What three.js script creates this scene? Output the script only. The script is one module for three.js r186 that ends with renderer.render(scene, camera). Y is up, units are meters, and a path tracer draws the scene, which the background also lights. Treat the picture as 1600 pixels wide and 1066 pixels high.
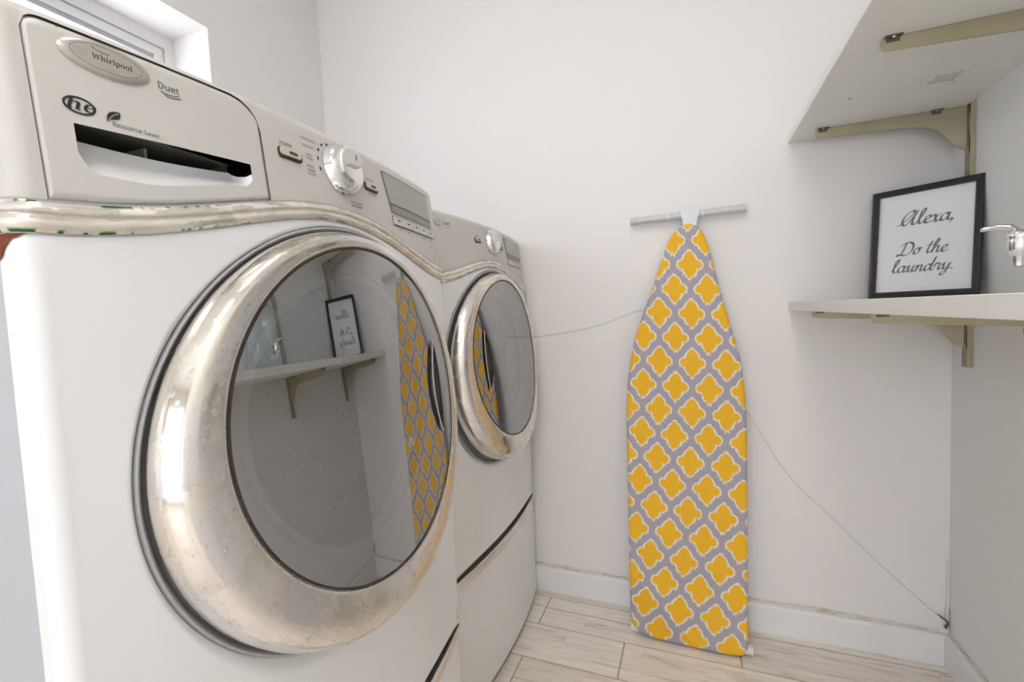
import * as THREE from 'three';
import { mergeGeometries, mergeVertices } from 'three/addons/utils/BufferGeometryUtils.js';
import { RoundedBoxGeometry } from 'three/addons/geometries/RoundedBoxGeometry.js';
import { RectAreaLightUniformsLib } from 'three/addons/lights/RectAreaLightUniformsLib.js';
RectAreaLightUniformsLib.init();

// ------------------------------------------------------------------ camera, sky, lights, exposure
const scene = new THREE.Scene();
const camera = new THREE.PerspectiveCamera(73.09, 1600 / 1066, 0.02, 200);
camera.position.set(0, 1.0367, 1.5908);
camera.rotation.set(-0.0586, 0.3763, -0.0431, 'YXZ');
camera.updateMatrixWorld();
const renderer = new THREE.WebGLRenderer({ antialias: true });
renderer.toneMapping = THREE.LinearToneMapping;
renderer.toneMappingExposure = 1.02;
renderer.shadowMap.enabled = true;
const SKY = [0.91, 0.97, 1.07];
scene.background = new THREE.Color().setRGB(...SKY);
scene.backgroundIntensity = 4.6;
const CEIL = 2.5, LAMPS = [[-0.25, 1.4, 8], [0.1, 2.3, 30]], LAMP_RGB = [1, 0.962, 0.915];
for (const [x, z, power] of LAMPS) {
  const light = new THREE.RectAreaLight(new THREE.Color().setRGB(...LAMP_RGB), power, 0.34, 0.34);
  light.position.set(x, CEIL - 0.058, z); light.lookAt(x, 0, z); light.name = 'ceiling_lamp_light'; scene.add(light);
}

// ------------------------------------------------------------------ helpers
let seed = 7;
const rnd = () => { seed = (seed + 0x6d2b79f5) | 0; let t = Math.imul(seed ^ (seed >>> 15), 1 | seed); t = (t + Math.imul(t ^ (t >>> 7), 61 | t)) ^ t; return ((t ^ (t >>> 14)) >>> 0) / 4294967296; };
const clamp = (x, a = 0, b = 1) => Math.min(b, Math.max(a, x));
const lerp = (a, b, t) => a + (b - a) * t;
const smooth = (a, b, x) => { const t = clamp((x - a) / (b - a)); return t * t * (3 - 2 * t); };
function hash(x, y, s = 0) { let h = Math.imul(x | 0, 374761393) + Math.imul(y | 0, 668265263) + Math.imul(s + 11, 974711); h = Math.imul(h ^ (h >>> 13), 1274126177); return ((h ^ (h >>> 16)) >>> 0) / 4294967296; }
function noise(x, y, s = 0) { const i = Math.floor(x), j = Math.floor(y), f = x - i, g = y - j, u = f * f * (3 - 2 * f), v = g * g * (3 - 2 * g); return lerp(lerp(hash(i, j, s), hash(i + 1, j, s), u), lerp(hash(i, j + 1, s), hash(i + 1, j + 1, s), u), v); }
function fbm(x, y, s = 0, o = 4) { let a = 0.5, t = 0, n = 0; for (let k = 0; k < o; k++) { t += a * noise(x, y, s + k); n += a; x = x * 2.03 + 3.1; y = y * 2.03 + 1.7; a *= 0.5; } return t / n; }
const counts = {};
function numbered(n) { const k = (counts[n] = (counts[n] ?? -1) + 1); return k ? `${n}_${String(k).padStart(3, '0')}` : n; }
function shadows(o) { o.traverse((c) => { if (c.isMesh) { c.castShadow = true; c.receiveShadow = true; } }); return o; }
function part(name, g, m, parent, label) { const o = new THREE.Mesh(g, m); o.name = name; o.castShadow = o.receiveShadow = true; if (label) o.userData.label = label; parent.add(o); return o; }
function thing(name, label, category, group, pos = [0, 0, 0]) { const o = new THREE.Group(); o.name = numbered(name); o.position.set(...pos); o.userData = { label, category }; if (group) o.userData.group = group; scene.add(o); return o; }
function struct(name, g, m) { const o = part(name, g, m, scene); o.userData.kind = 'structure'; return o; }
const B = (x0, x1, y0, y1, z0, z1) => { const g = new THREE.BoxGeometry(x1 - x0, y1 - y0, z1 - z0); g.translate((x0 + x1) / 2, (y0 + y1) / 2, (z0 + z1) / 2); return g; };
const RB = (x0, x1, y0, y1, z0, z1, r = 0.003, s = 2) => { const g = new RoundedBoxGeometry(x1 - x0, y1 - y0, z1 - z0, s, r); g.translate((x0 + x1) / 2, (y0 + y1) / 2, (z0 + z1) / 2); return g; };
const clean = (g) => { const n = g.index ? g.toNonIndexed() : g; for (const k of Object.keys(n.attributes)) if (!['position', 'normal', 'uv'].includes(k)) n.deleteAttribute(k); return n; };
const merge = (gs) => mergeGeometries(gs.map(clean), false);
// surface from a grid of points fn(a in 0..1, b in 0..1) -> [x, y, z]; uv from uvf or (a, b)
function grid(na, nb, fn, uvf, keep) {
  const p = [], uv = [], ix = [];
  for (let j = 0; j <= nb; j++) for (let i = 0; i <= na; i++) { const a = i / na, b = j / nb; p.push(...fn(a, b)); uv.push(...(uvf ? uvf(a, b) : [a, b])); }
  for (let j = 0; j < nb; j++) for (let i = 0; i < na; i++) { if (keep && !keep((i + 0.5) / na, (j + 0.5) / nb)) continue; const q = j * (na + 1) + i; ix.push(q, q + 1, q + na + 1, q + 1, q + na + 2, q + na + 1); }
  const g = new THREE.BufferGeometry(); g.setAttribute('position', new THREE.Float32BufferAttribute(p, 3)); g.setAttribute('uv', new THREE.Float32BufferAttribute(uv, 2)); g.setIndex(ix); g.computeVertexNormals(); return g;
}
function flip(g) { const i = g.index.array; for (let k = 0; k < i.length; k += 3) { const t = i[k]; i[k] = i[k + 1]; i[k + 1] = t; } g.computeVertexNormals(); return g; }
function tube(pts, r, seg = 40, rad = 10, closed = false) { return new THREE.TubeGeometry(new THREE.CatmullRomCurve3(pts.map((p) => new THREE.Vector3(...p)), closed, 'centripetal'), seg, r, rad, closed); }
function rod(a, b, r, rad = 20) { const A = new THREE.Vector3(...a), D = new THREE.Vector3(...b).sub(A), g = new THREE.CylinderGeometry(r, r, D.length(), rad, 1); g.translate(0, D.length() / 2, 0); g.applyQuaternion(new THREE.Quaternion().setFromUnitVectors(new THREE.Vector3(0, 1, 0), D.clone().normalize())); g.translate(A.x, A.y, A.z); return g; }
function dataTex(w, h, fn, srgb = true, repeat = true) {
  const d = new Uint8Array(w * h * 4);
  for (let y = 0; y < h; y++) for (let x = 0; x < w; x++) { const c = fn(x / w, y / h, x, y), q = (y * w + x) * 4; d[q] = clamp(c[0], 0, 255); d[q + 1] = clamp(c[1], 0, 255); d[q + 2] = clamp(c[2], 0, 255); d[q + 3] = c[3] ?? 255; }
  const t = new THREE.DataTexture(d, w, h); t.magFilter = THREE.LinearFilter; t.minFilter = THREE.LinearMipmapLinearFilter; t.generateMipmaps = true; if (srgb) t.colorSpace = THREE.SRGBColorSpace; if (repeat) t.wrapS = t.wrapT = THREE.RepeatWrapping; t.needsUpdate = true; return t;
}
function canvasTex(w, h, draw) { const c = document.createElement('canvas'); c.width = w; c.height = h; draw(c.getContext('2d'), w, h); const t = new THREE.CanvasTexture(c); t.colorSpace = THREE.SRGBColorSpace; t.anisotropy = 8; return t; }
const std = (rgb, roughness, o = {}) => new THREE.MeshStandardMaterial({ color: new THREE.Color().setRGB(...rgb), roughness, side: THREE.DoubleSide, ...o });
const phys = (rgb, roughness, o = {}) => new THREE.MeshPhysicalMaterial({ color: new THREE.Color().setRGB(...rgb), roughness, side: THREE.DoubleSide, ...o });

// ------------------------------------------------------------------ materials
const wallBump = dataTex(512, 512, (u, v) => { const n = 128 + 60 * (fbm(u * 60, v * 60, 3, 3) - 0.5) + 50 * (fbm(u * 9, v * 9, 9, 3) - 0.5); return [n, n, n]; }, false);
wallBump.repeat.set(0.9, 0.9);
const M = {
  wall: std([0.87, 0.83, 0.80], 0.62, { bumpMap: wallBump, bumpScale: 0.0012 }),
  wallRight: std([0.86, 0.855, 0.84], 0.62, { bumpMap: wallBump, bumpScale: 0.0012 }),
  ceiling: std([0.88, 0.875, 0.86], 0.8),
  trim: std([0.87, 0.86, 0.845], 0.38),
  grout: std([0.5, 0.43, 0.37], 0.9),
  panelWhite: phys([0.86, 0.855, 0.85], 0.24, { clearcoat: 0.5, clearcoatRoughness: 0.08 }),
  console: phys([0.60, 0.575, 0.535], 0.38, { clearcoat: 0.15, clearcoatRoughness: 0.25 }),
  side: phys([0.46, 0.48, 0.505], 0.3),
  dark: std([0.02, 0.02, 0.022], 0.6),
  slotGrey: std([0.20, 0.21, 0.18], 0.5),
  seam: std([0.09, 0.09, 0.095], 0.7),
  bezel: std([0.40, 0.40, 0.405], 0.36),
  lip: std([0.26, 0.26, 0.27], 0.32),
  rubber: std([0.16, 0.16, 0.17], 0.5),
  blackGloss: phys([0.012, 0.012, 0.014], 0.12),
  paleRim: std([0.62, 0.6, 0.56], 0.3),
  greyPlastic: std([0.45, 0.46, 0.47], 0.45),
  lcd: std([0.38, 0.36, 0.335], 0.22),
  lcdDark: std([0.24, 0.225, 0.21], 0.28),
  beige: std([0.60, 0.54, 0.45], 0.35),
  black: std([0.03, 0.025, 0.022], 0.4),
  whitePlastic: std([0.74, 0.76, 0.76], 0.4),
  tubeGrey: std([0.60, 0.62, 0.62], 0.35),
  capGrey: std([0.56, 0.62, 0.65], 0.45),
  shelf: phys([0.87, 0.855, 0.81], 0.42),
  frameBlack: phys([0.018, 0.02, 0.025], 0.28),
  caulk: std([0.78, 0.76, 0.73], 0.7),
  rust: std([0.20, 0.065, 0.03], 0.95),
  glassPane: phys([1, 1, 1], 0, { transmission: 1, thickness: 0, ior: 1.5 }),
  smoked: phys([0.46, 0.45, 0.44], 0.0, { transmission: 1, thickness: 0, ior: 4.6 }),
  bowlGlass: phys([0.92, 0.93, 0.93], 0.0, { transmission: 1, thickness: 0, ior: 1.5 }),
};
// worn chrome: pitted and cloudy in patches
const chromeRough = dataTex(512, 512, (u, v) => { const n = fbm(u * 14, v * 14, 21, 5), p = fbm(u * 70, v * 70, 5, 2); const r = 26 + 46 * smooth(0.34, 0.74, n) + 40 * smooth(0.66, 0.85, p); return [r, r, 0]; }, false);
const chromeCol = dataTex(512, 512, (u, v) => { const n = fbm(u * 10, v * 10, 31, 5), w = fbm(u * 5, v * 5, 77, 4), p = fbm(u * 90, v * 90, 8, 2); const k = 1 - 0.05 * smooth(0.45, 0.75, n) - 0.10 * smooth(0.74, 0.9, p); return [232 * k, (230 - 5 * w) * k, (227 - 12 * smooth(0.4, 0.7, w)) * k]; });
const chromeBump = dataTex(512, 512, (u, v) => { const n = 128 + 60 * (fbm(u * 14, v * 14, 55, 3) - 0.5) - 22 * smooth(0.74, 0.9, fbm(u * 90, v * 90, 8, 2)); return [n, n, n]; }, false);
M.chromeWorn = std([1, 1, 1], 1, { metalness: 1, map: chromeCol, roughnessMap: chromeRough, bumpMap: chromeBump, bumpScale: 0.00008 });
M.chrome = std([0.82, 0.82, 0.82], 0.1, { metalness: 1 });
M.satin = std([0.80, 0.77, 0.72], 0.34, { metalness: 1 });
// zinc bracket steel: dull and yellowed
const zincCol = dataTex(256, 256, (u, v) => { const n = fbm(u * 8, v * 30, 41, 4), p = fbm(u * 5, v * 5, 66, 3); return [176 + 40 * (n - 0.5) + 14 * p, 171 + 40 * (n - 0.5) + 7 * p, 152 + 38 * (n - 0.5) - 8 * p]; });
M.zinc = std([1, 1, 1], 0.46, { metalness: 0.55, map: zincCol });
M.zincDark = std([0.16, 0.15, 0.12], 0.5, { metalness: 0.7 });
// trim band above the doors: peeled chrome with green corrosion along the edges (u along the band in metres, v across 0..1)
const bandCol = dataTex(1024, 128, (u, v) => {
  const near = smooth(0.62, 0.9, u), n = fbm(u * 90, v * 6, 14, 4), e = Math.min(v, 1 - v), gr = smooth(0.54, 0.66, fbm(u * 150, v * 3, 90, 3)) * smooth(0.14, 0.02, e) * near, w = fbm(u * 26, v * 5, 28, 4);
  let c = [236 - 20 * n, 231 - 22 * n, 222 - 26 * n]; const q = smooth(0.5, 0.75, w); c = [c[0] - 16 * q, c[1] - 16 * q, c[2] - 12 * q];
  return [lerp(c[0], 44, gr), lerp(c[1], 92, gr), lerp(c[2], 38, gr)];
});
const bandMetal = dataTex(512, 64, (u, v) => { const n = smooth(0.38, 0.6, fbm(u * 40, v * 4, 33, 4)); const r = 50 + 80 * n; return [r, r, 215 - 110 * n]; }, false);
M.band = std([1, 1, 1], 1, { metalness: 1, map: bandCol, roughnessMap: bandMetal, metalnessMap: bandMetal });
// perforated steel drum
const drumCol = dataTex(512, 512, (u, v) => { const nx = 26, ny = 26, X = u * nx, Y = v * ny, j = Math.floor(Y), f = ((X + (j % 2) * 0.5) % 1) - 0.5, g = (Y % 1) - 0.5; const hole = Math.hypot(f, g) < 0.17 ? 0.5 : 1, n = 0.9 + 0.2 * (fbm(u * 12, v * 12, 4, 3) - 0.5); const k = hole * n; return [196 * k, 192 * k, 186 * k]; });
M.drum = std([1, 1, 1], 0.42, { metalness: 0.6, map: drumCol });

// ------------------------------------------------------------------ the room
const XR = 0.651, XL = -1.44, ZF = 4.4;
const FLOOR = struct('floor', B(XL - 0.2, XR + 0.15, -0.12, -0.0011, -0.15, ZF + 0.2), M.grout);
{ // wood-look tiles, 15 x 61 cm, in half bond
  const tone = [[246, 236, 224], [242, 231, 218], [247, 238, 227], [238, 227, 215]];
  const mats = tone.map((t, k) => { const tx = dataTex(512, 128, (u, v) => { const g = fbm(u * 4, v * 26, 200 + k, 5), f = fbm(u * 22, v * 60, 240 + k, 3), s = smooth(0.62, 0.8, fbm(u * 5, v * 9, 260 + k, 3)); const d = 30 * (g - 0.5) + 18 * (f - 0.5) - 22 * s; return [t[0] + d, t[1] + d * 1.02, t[2] + d * 1.06]; }); return std([1, 1, 1], 0.34, { map: tx, bumpMap: tx, bumpScale: 0.0004 }); });
  const G = 0.0016;
  function tile(x0, x1, z0, z1, m) {
    x0 = Math.max(x0, XL); x1 = Math.min(x1, XR); if (x1 - x0 < 0.01) return;
    const a = x0 + G, b = x1 - G, c = z0 + G, d = z1 - G, e = 0.0012, off = rnd(), offz = rnd();
    const P = [[a, -0.004, c], [b, -0.004, c], [b, -0.004, d], [a, -0.004, d], [a + e, 0, c + e], [b - e, 0, c + e], [b - e, 0, d - e], [a + e, 0, d - e]];
    const g = new THREE.BufferGeometry(); g.setAttribute('position', new THREE.Float32BufferAttribute(P.flat(), 3)); g.setAttribute('uv', new THREE.Float32BufferAttribute(P.flatMap(([x, , z]) => [off + (x - x0) / 0.62, offz + (z - z0) / 0.16]), 2));
    g.setIndex([4, 7, 6, 4, 6, 5, 0, 4, 5, 0, 5, 1, 1, 5, 6, 1, 6, 2, 2, 6, 7, 2, 7, 3, 3, 7, 4, 3, 4, 0]); const n = g.toNonIndexed(); n.computeVertexNormals();
    part(numberedIn('tile'), n, mats[m % 4], FLOOR);
  }
  let tc = 0; function numberedIn(n) { return tc++ ? `${n}_${String(tc - 1).padStart(3, '0')}` : n; }
  const z = (k) => (k <= 0 ? 0.0445 : 0.0445 + 0.1515 * k), L = 0.612;
  tile(XL, -0.8, -0.02, z(0), 1); tile(-0.8, -0.19, -0.02, z(0), 3); tile(-0.19, XR, -0.02, z(0), 0);
  for (let k = 0; k < 29; k++) {
    const z0 = z(k), z1 = Math.min(z(k + 1), ZF), s = k % 2 ? -0.217 : -0.5; let i = 0; if (z1 - z0 < 0.01) break;
    for (let x = s - L * 2; x < XR; x += L, i++) {
      if (k === 0 && Math.abs(x + 0.5) < 0.05) { tile(x, x + L, z0, 0.106, 2); tile(x, x + L, 0.106, z1, 0); }
      else tile(x, x + L, z0, z1, Math.floor(hash(k, i, 5) * 4));
    }
  }
}
const WT = 0.18; // wall thickness
struct('wall_back', B(XL - 0.2, XR + 0.12, 0, CEIL, -0.12, 0), M.wall);
struct('wall_right', B(XR, XR + 0.12, 0, CEIL, -0.12, ZF), M.wallRight);
struct('ceiling', B(XL - 0.2, XR + 0.12, CEIL, CEIL + 0.12, -0.12, ZF + 0.15), M.ceiling);
const WZ0 = 0.5, WZ1 = 1.1, WY0 = 1.2, WY1 = 2.0, XI = -1.605;
struct('wall_left', merge([B(XL - WT - 0.02, XL, 0, WY0, 0, ZF), B(XL - WT - 0.02, XL, WY1, CEIL, 0, ZF), B(XL - WT - 0.02, XL, WY0, WY1, 0, WZ0), B(XL - WT - 0.02, XL, WY0, WY1, WZ1, ZF)]), M.wall);
const DX0 = -1.15, DX1 = 0.6, DY = 2.12;
struct('wall_front', merge([B(XL - 0.2, DX0, 0, CEIL, ZF, ZF + 0.12), B(DX1, XR + 0.12, 0, CEIL, ZF, ZF + 0.12), B(DX0, DX1, DY, CEIL, ZF, ZF + 0.12)]), M.wall);
{ // glazed door behind the photographer
  const d = struct('door_1', merge([RB(DX0, DX0 + 0.11, 0, DY, ZF + 0.03, ZF + 0.075), RB(DX1 - 0.11, DX1, 0, DY, ZF + 0.03, ZF + 0.075), RB(DX0 + 0.1, DX1 - 0.1, DY - 0.12, DY, ZF + 0.03, ZF + 0.075), RB(DX0 + 0.1, DX1 - 0.1, 0, 0.2, ZF + 0.03, ZF + 0.075)]), M.trim);
  part('door_stile', RB((DX0 + DX1) / 2 - 0.045, (DX0 + DX1) / 2 + 0.045, 0.19, DY - 0.11, ZF + 0.03, ZF + 0.075), M.trim, d);
  part('glass_pane', B(DX0 + 0.11, (DX0 + DX1) / 2 - 0.045, 0.2, DY - 0.12, ZF + 0.05, ZF + 0.054), M.glassPane, d); part('glass_pane', B((DX0 + DX1) / 2 + 0.045, DX1 - 0.11, 0.2, DY - 0.12, ZF + 0.05, ZF + 0.054), M.glassPane, d);
  part('door_handle', merge([rod([DX1 - 0.055, 1.0, ZF - 0.03], [DX1 - 0.055, 1.0, ZF + 0.04], 0.011), rod([DX1 - 0.055, 1.0, ZF - 0.03], [DX1 - 0.17, 1.0, ZF - 0.03], 0.009)]), M.chrome, d);
}
{ // window over the machines
  const fr = std([0.8, 0.785, 0.765], 0.5);
  const w = struct('window_1', merge([B(XI - 0.05, XI, WY1 - 0.04, WY1, WZ0, WZ1), B(XI - 0.05, XI, WY0, WY0 + 0.04, WZ0, WZ1), B(XI - 0.05, XI, WY0 + 0.04, WY1 - 0.04, WZ0, WZ0 + 0.03), B(XI - 0.05, XI, WY0 + 0.04, WY1 - 0.04, WZ1 - 0.03, WZ1)]), fr);
  const z0 = WZ0 + 0.032, z1 = WZ1 - 0.032, y0 = WY0 + 0.042, y1 = WY1 - 0.042, s = 0.026;
  const sash = part('window_sash', merge([RB(XI - 0.036, XI - 0.008, y1 - s, y1, z0, z1, 0.002), RB(XI - 0.036, XI - 0.008, y0, y0 + s, z0, z1, 0.002), RB(XI - 0.036, XI - 0.008, y0 + s, y1 - s, z0, z0 + s, 0.002), RB(XI - 0.036, XI - 0.008, y0 + s, y1 - s, z1 - s, z1, 0.002)]), fr, w);
  part('glazing_bead', merge([B(XI - 0.03, XI - 0.016, y1 - s - 0.014, y1 - s, z0 + s, z1 - s), B(XI - 0.03, XI - 0.016, y0 + s, y0 + s + 0.012, z0 + s, z1 - s)]), M.greyPlastic, sash);
  part('glass_pane', B(XI - 0.026, XI - 0.022, y0 + s, y1 - s, z0 + s, z1 - s), M.glassPane, sash);
}
{ // baseboards with a bead of old caulk along the top
  const prof = (t, h) => { const s = new THREE.Shape(); s.moveTo(0, 0); s.lineTo(t, 0); s.lineTo(t, h - 0.008); s.quadraticCurveTo(t, h, t - 0.006, h); s.lineTo(0, h); return s; };
  const gb = new THREE.ExtrudeGeometry(prof(0.015, 0.0884), { depth: XR - XL, bevelEnabled: false, curveSegments: 6 }); gb.rotateY(Math.PI / 2); gb.rotateY(Math.PI); gb.rotateY(0);
  gb.rotateY(Math.PI); // length now along x
  gb.computeBoundingBox();
  const mk = (len, place) => { const p = [[0, 0], [0.015, 0], [0.015, 0.080], [0.0142, 0.0845], [0.012, 0.0872], [0.008, 0.0884], [0, 0.0884]]; return grid(1, p.length - 1, (a, b) => place(a * len, ...p[Math.round(b * (p.length - 1))])); };
  const flat = (g) => { const n = g.toNonIndexed(); n.computeVertexNormals(); return n; };
  const bb = struct('baseboard_back', flat(mk(XR - XL, (l, t, h) => [XL + l, h, t])), M.trim);
  const br = struct('baseboard_right', flat(mk(ZF - 0.016, (l, t, h) => [XR - t, h, 0.0155 + l])), M.trim);
  const dirt = dataTex(512, 32, (u, v) => { const n = fbm(u * 60, v * 3, 71, 4); return [224 - 30 * smooth(0.45, 0.75, n), 215 - 34 * smooth(0.45, 0.75, n), 206 - 42 * smooth(0.45, 0.75, n)]; });
  const cm = std([1, 1, 1], 0.75, { map: dirt });
  const cg = grid(160, 4, (a, b) => { const x = lerp(-0.62, XR - 0.02, a), h = 0.006 + 0.011 * fbm(x * 9, 2, 60, 3); return [x, 0.0875 + h * b, 0.0004 + 0.004 * (1 - b) ** 2 + 0.0006]; });
  part('caulk_bead', cg, cm, bb, 'uneven dirty caulk line above the skirting');
  part('caulk_bead', grid(120, 4, (a, b) => { const z = lerp(0.02, 1.6, a), h = 0.005 + 0.007 * fbm(z * 9, 5, 64, 3); return [XR - 0.001 - 0.004 * (1 - b) ** 2, 0.0875 + h * b, z]; }), cm, br, 'uneven caulk line above the skirting');
  // broken caulk and a ragged little hole where the two walls meet
  const wb = scene.getObjectByName('wall_back');
  part('corner_caulk', tube([[XR - 0.004, 0.1, 0.005], [XR - 0.006, 0.115, 0.007], [XR - 0.004, 0.128, 0.004], [XR - 0.006, 0.15, 0.006], [XR - 0.003, 0.175, 0.003], [XR - 0.003, 0.21, 0.0025], [XR - 0.002, 0.3, 0.002]], 0.004, 40, 8), M.caulk, wb);
  const sh = new THREE.Shape(); [[0.001, -0.017], [0.0045, -0.013], [0.0035, -0.009], [0.0075, -0.004], [0.0065, 0.002], [0.008, 0.006], [0.003, 0.010], [-0.001, 0.012], [-0.008, 0.0145], [-0.019, 0.0205], [-0.010, 0.0115], [-0.005, 0.0095], [0.0005, 0.0055], [0.0025, 0.001], [-0.0005, -0.004], [-0.004, -0.010]].forEach(([x, y], i) => (i ? sh.lineTo(x, y) : sh.moveTo(x, y)));
  const hg = new THREE.ExtrudeGeometry(sh, { depth: 0.0012, bevelEnabled: false }); hg.rotateY(-0.6); hg.translate(XR - 0.010, 0.122, 0.009);
  part('caulk_hole', hg, std([0.13, 0.085, 0.055], 0.9), wb, 'dark ragged hole in the corner caulk');
}
{ // thin cord along the back wall
  const c = thing('hanging_string', 'thin pale string sagging across the back wall behind the ironing board', 'string');
  part('thread', tube([[-0.62, 0.962, 0.003], [-0.5443, 0.9512, 0.002], [-0.4308, 0.9624, 0.002], [-0.2936, 0.9877, 0.002], [-0.158, 1.0324, 0.002], [-0.07, 1.03, 0.002], [0.08, 0.83, 0.002], [0.1911, 0.6283, 0.002], [0.2594, 0.5128, 0.002], [0.3751, 0.3865, 0.002], [0.5306, 0.2261, 0.002], [0.636, 0.128, 0.004]], 0.0011, 160, 6), std([0.77, 0.73, 0.71], 0.7), c);
}
// flush ceiling lamps: glowing diffusers, the lights sit just under them
LAMPS.forEach(([x, z], i) => {
  const l = thing('ceiling_lamp', i ? 'square flush white ceiling lamp near the glazed door' : 'square flush white ceiling lamp above the washing machine', 'lamp', null, [x, CEIL, z]);
  part('lamp_base', RB(-0.19, 0.19, -0.03, 0, -0.19, 0.19, 0.008), M.trim, l);
  part('lamp_diffuser', RB(-0.172, 0.172, -0.05, -0.02, -0.172, 0.172, 0.01), new THREE.MeshStandardMaterial({ color: 0xffffff, emissive: new THREE.Color().setRGB(...LAMP_RGB), emissiveIntensity: 2.2, roughness: 0.5 }), l);
});

// ------------------------------------------------------------------ the two machines (local axes: x outwards from the front, y up, z across, + to the viewer's left)
const HW = 0.331, ER = 0.016, K = 0.2893, TOP = 1.299;
const SF = HW - ER, ARC = (ER * Math.PI) / 2;
const lean = (y) => -0.012 - 0.11 * Math.max(0, y - 1.13);
const at = (s, y, off = 0) => { // point on the bowed front at arc position s, wrapping round the side edges
  const a = Math.abs(s), sg = Math.sign(s) || 1, d0 = lean(y);
  if (a <= SF) { const n = Math.hypot(1, 2 * K * s); return [d0 - K * s * s + off / n, y, s + (off * 2 * K * s) / n]; }
  const c = d0 - K * SF * SF - ER, t = Math.min(1, (a - SF) / ARC), f = (t * Math.PI) / 2;
  if (t < 1) return [c + (ER + off) * Math.cos(f), y, sg * (SF + (ER + off) * Math.sin(f))];
  return [c - (a - SF - ARC), y, sg * (HW + off)];
};
const WRAP = SF + ARC;
const bell = (u) => 0.5 + 0.5 * Math.cos((Math.PI * clamp(Math.abs(u) / HW, 0, 1)));
const bandTop = (u) => 1.139 + 0.054 * bell(u), bandLow = (u) => 1.1145 + 0.0585 * bell(u);
const arch = (u) => Math.sqrt(Math.max(0, 1 - Math.min(1, (u / (HW - 0.004)) ** 4)));
const skirt = (u) => 0.366 + 0.027 * arch(u), drawerTop = (u) => 0.364 - 0.020 * arch(u);
let BU = 0; // sideways shift of the round opening
const BC = 0.885, BR = 0.279, DC = 0.9127, TILT = 0.0737;
const doorAt = (r, t, h) => { const z = r * Math.cos(t), v = r * Math.sin(t); return [0.03 + h - K * z * z - TILT * v, DC + v, z]; };
const panelAt = (r, t, h) => { const z = r * Math.cos(t) + BU, v = r * Math.sin(t); return [-0.012 + h - K * z * z, BC + v, z]; };
const TAU = Math.PI * 2;
function ringSurface(prof, fn, n = 192, us = 2) { return grid(n, prof.length - 1, (a, b) => { const p = prof[Math.round(b * (prof.length - 1))]; return fn(p[0], a * TAU, p[1], p[2] ?? 0); }, (a, b) => [a * us, b * 0.3]); }
function densify(prof, k = 4) { const c = new THREE.CatmullRomCurve3(prof.map((p) => new THREE.Vector3(p[0], p[1], p[2] ?? 0)), false, 'centripetal'); return c.getPoints((prof.length - 1) * k).map((p) => [p.x, p.y, p.z]); }
function plant(o, u, y, off = 0.0005) { const [x, yy, z] = at(u, y, off); o.position.set(x, yy, z); o.rotation.order = 'YZX'; o.rotation.y = -Math.atan(2 * K * u); o.rotation.z = y > 1.13 ? Math.atan(0.11) : 0; return o; }
// patch of the front between heights given as functions of s
const patch = (s0, s1, lo, hi, off = 0, ns = 40, nt = 12) => flip(grid(ns, nt, (a, b) => { const s = lerp(s0, s1, a); return at(s, lerp(lo(s), hi(s), b), off); }, (a, b) => [lerp(s0, s1, a), lerp(lo(lerp(s0, s1, a)), hi(lerp(s0, s1, a)), b)]));
// flat pill or bar that stands proud of its backing, in the (z across, y up) plane, front along +x
function pill(w, h, r, d) { const s = new THREE.Shape(), a = w / 2, b = h / 2; s.moveTo(-a + r, -b); s.lineTo(a - r, -b); s.quadraticCurveTo(a, -b, a, -b + r); s.lineTo(a, b - r); s.quadraticCurveTo(a, b, a - r, b); s.lineTo(-a + r, b); s.quadraticCurveTo(-a, b, -a, b - r); s.lineTo(-a, -b + r); s.quadraticCurveTo(-a, -b, -a + r, -b); const e = Math.min(d * 0.4, 0.0008); const g = new THREE.ExtrudeGeometry(s, { depth: d - e, bevelEnabled: true, bevelThickness: e, bevelSize: e, bevelOffset: -e, bevelSegments: 2, curveSegments: 6 }); g.rotateY(Math.PI / 2); return g; }
function bedInk(w, h, pts, d) { const s = new THREE.Shape(pts.map(([z, y]) => new THREE.Vector2(-z, y))); const g = new THREE.ExtrudeGeometry(s, { depth: d, bevelEnabled: false }); g.rotateY(Math.PI / 2); return g; }

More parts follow.
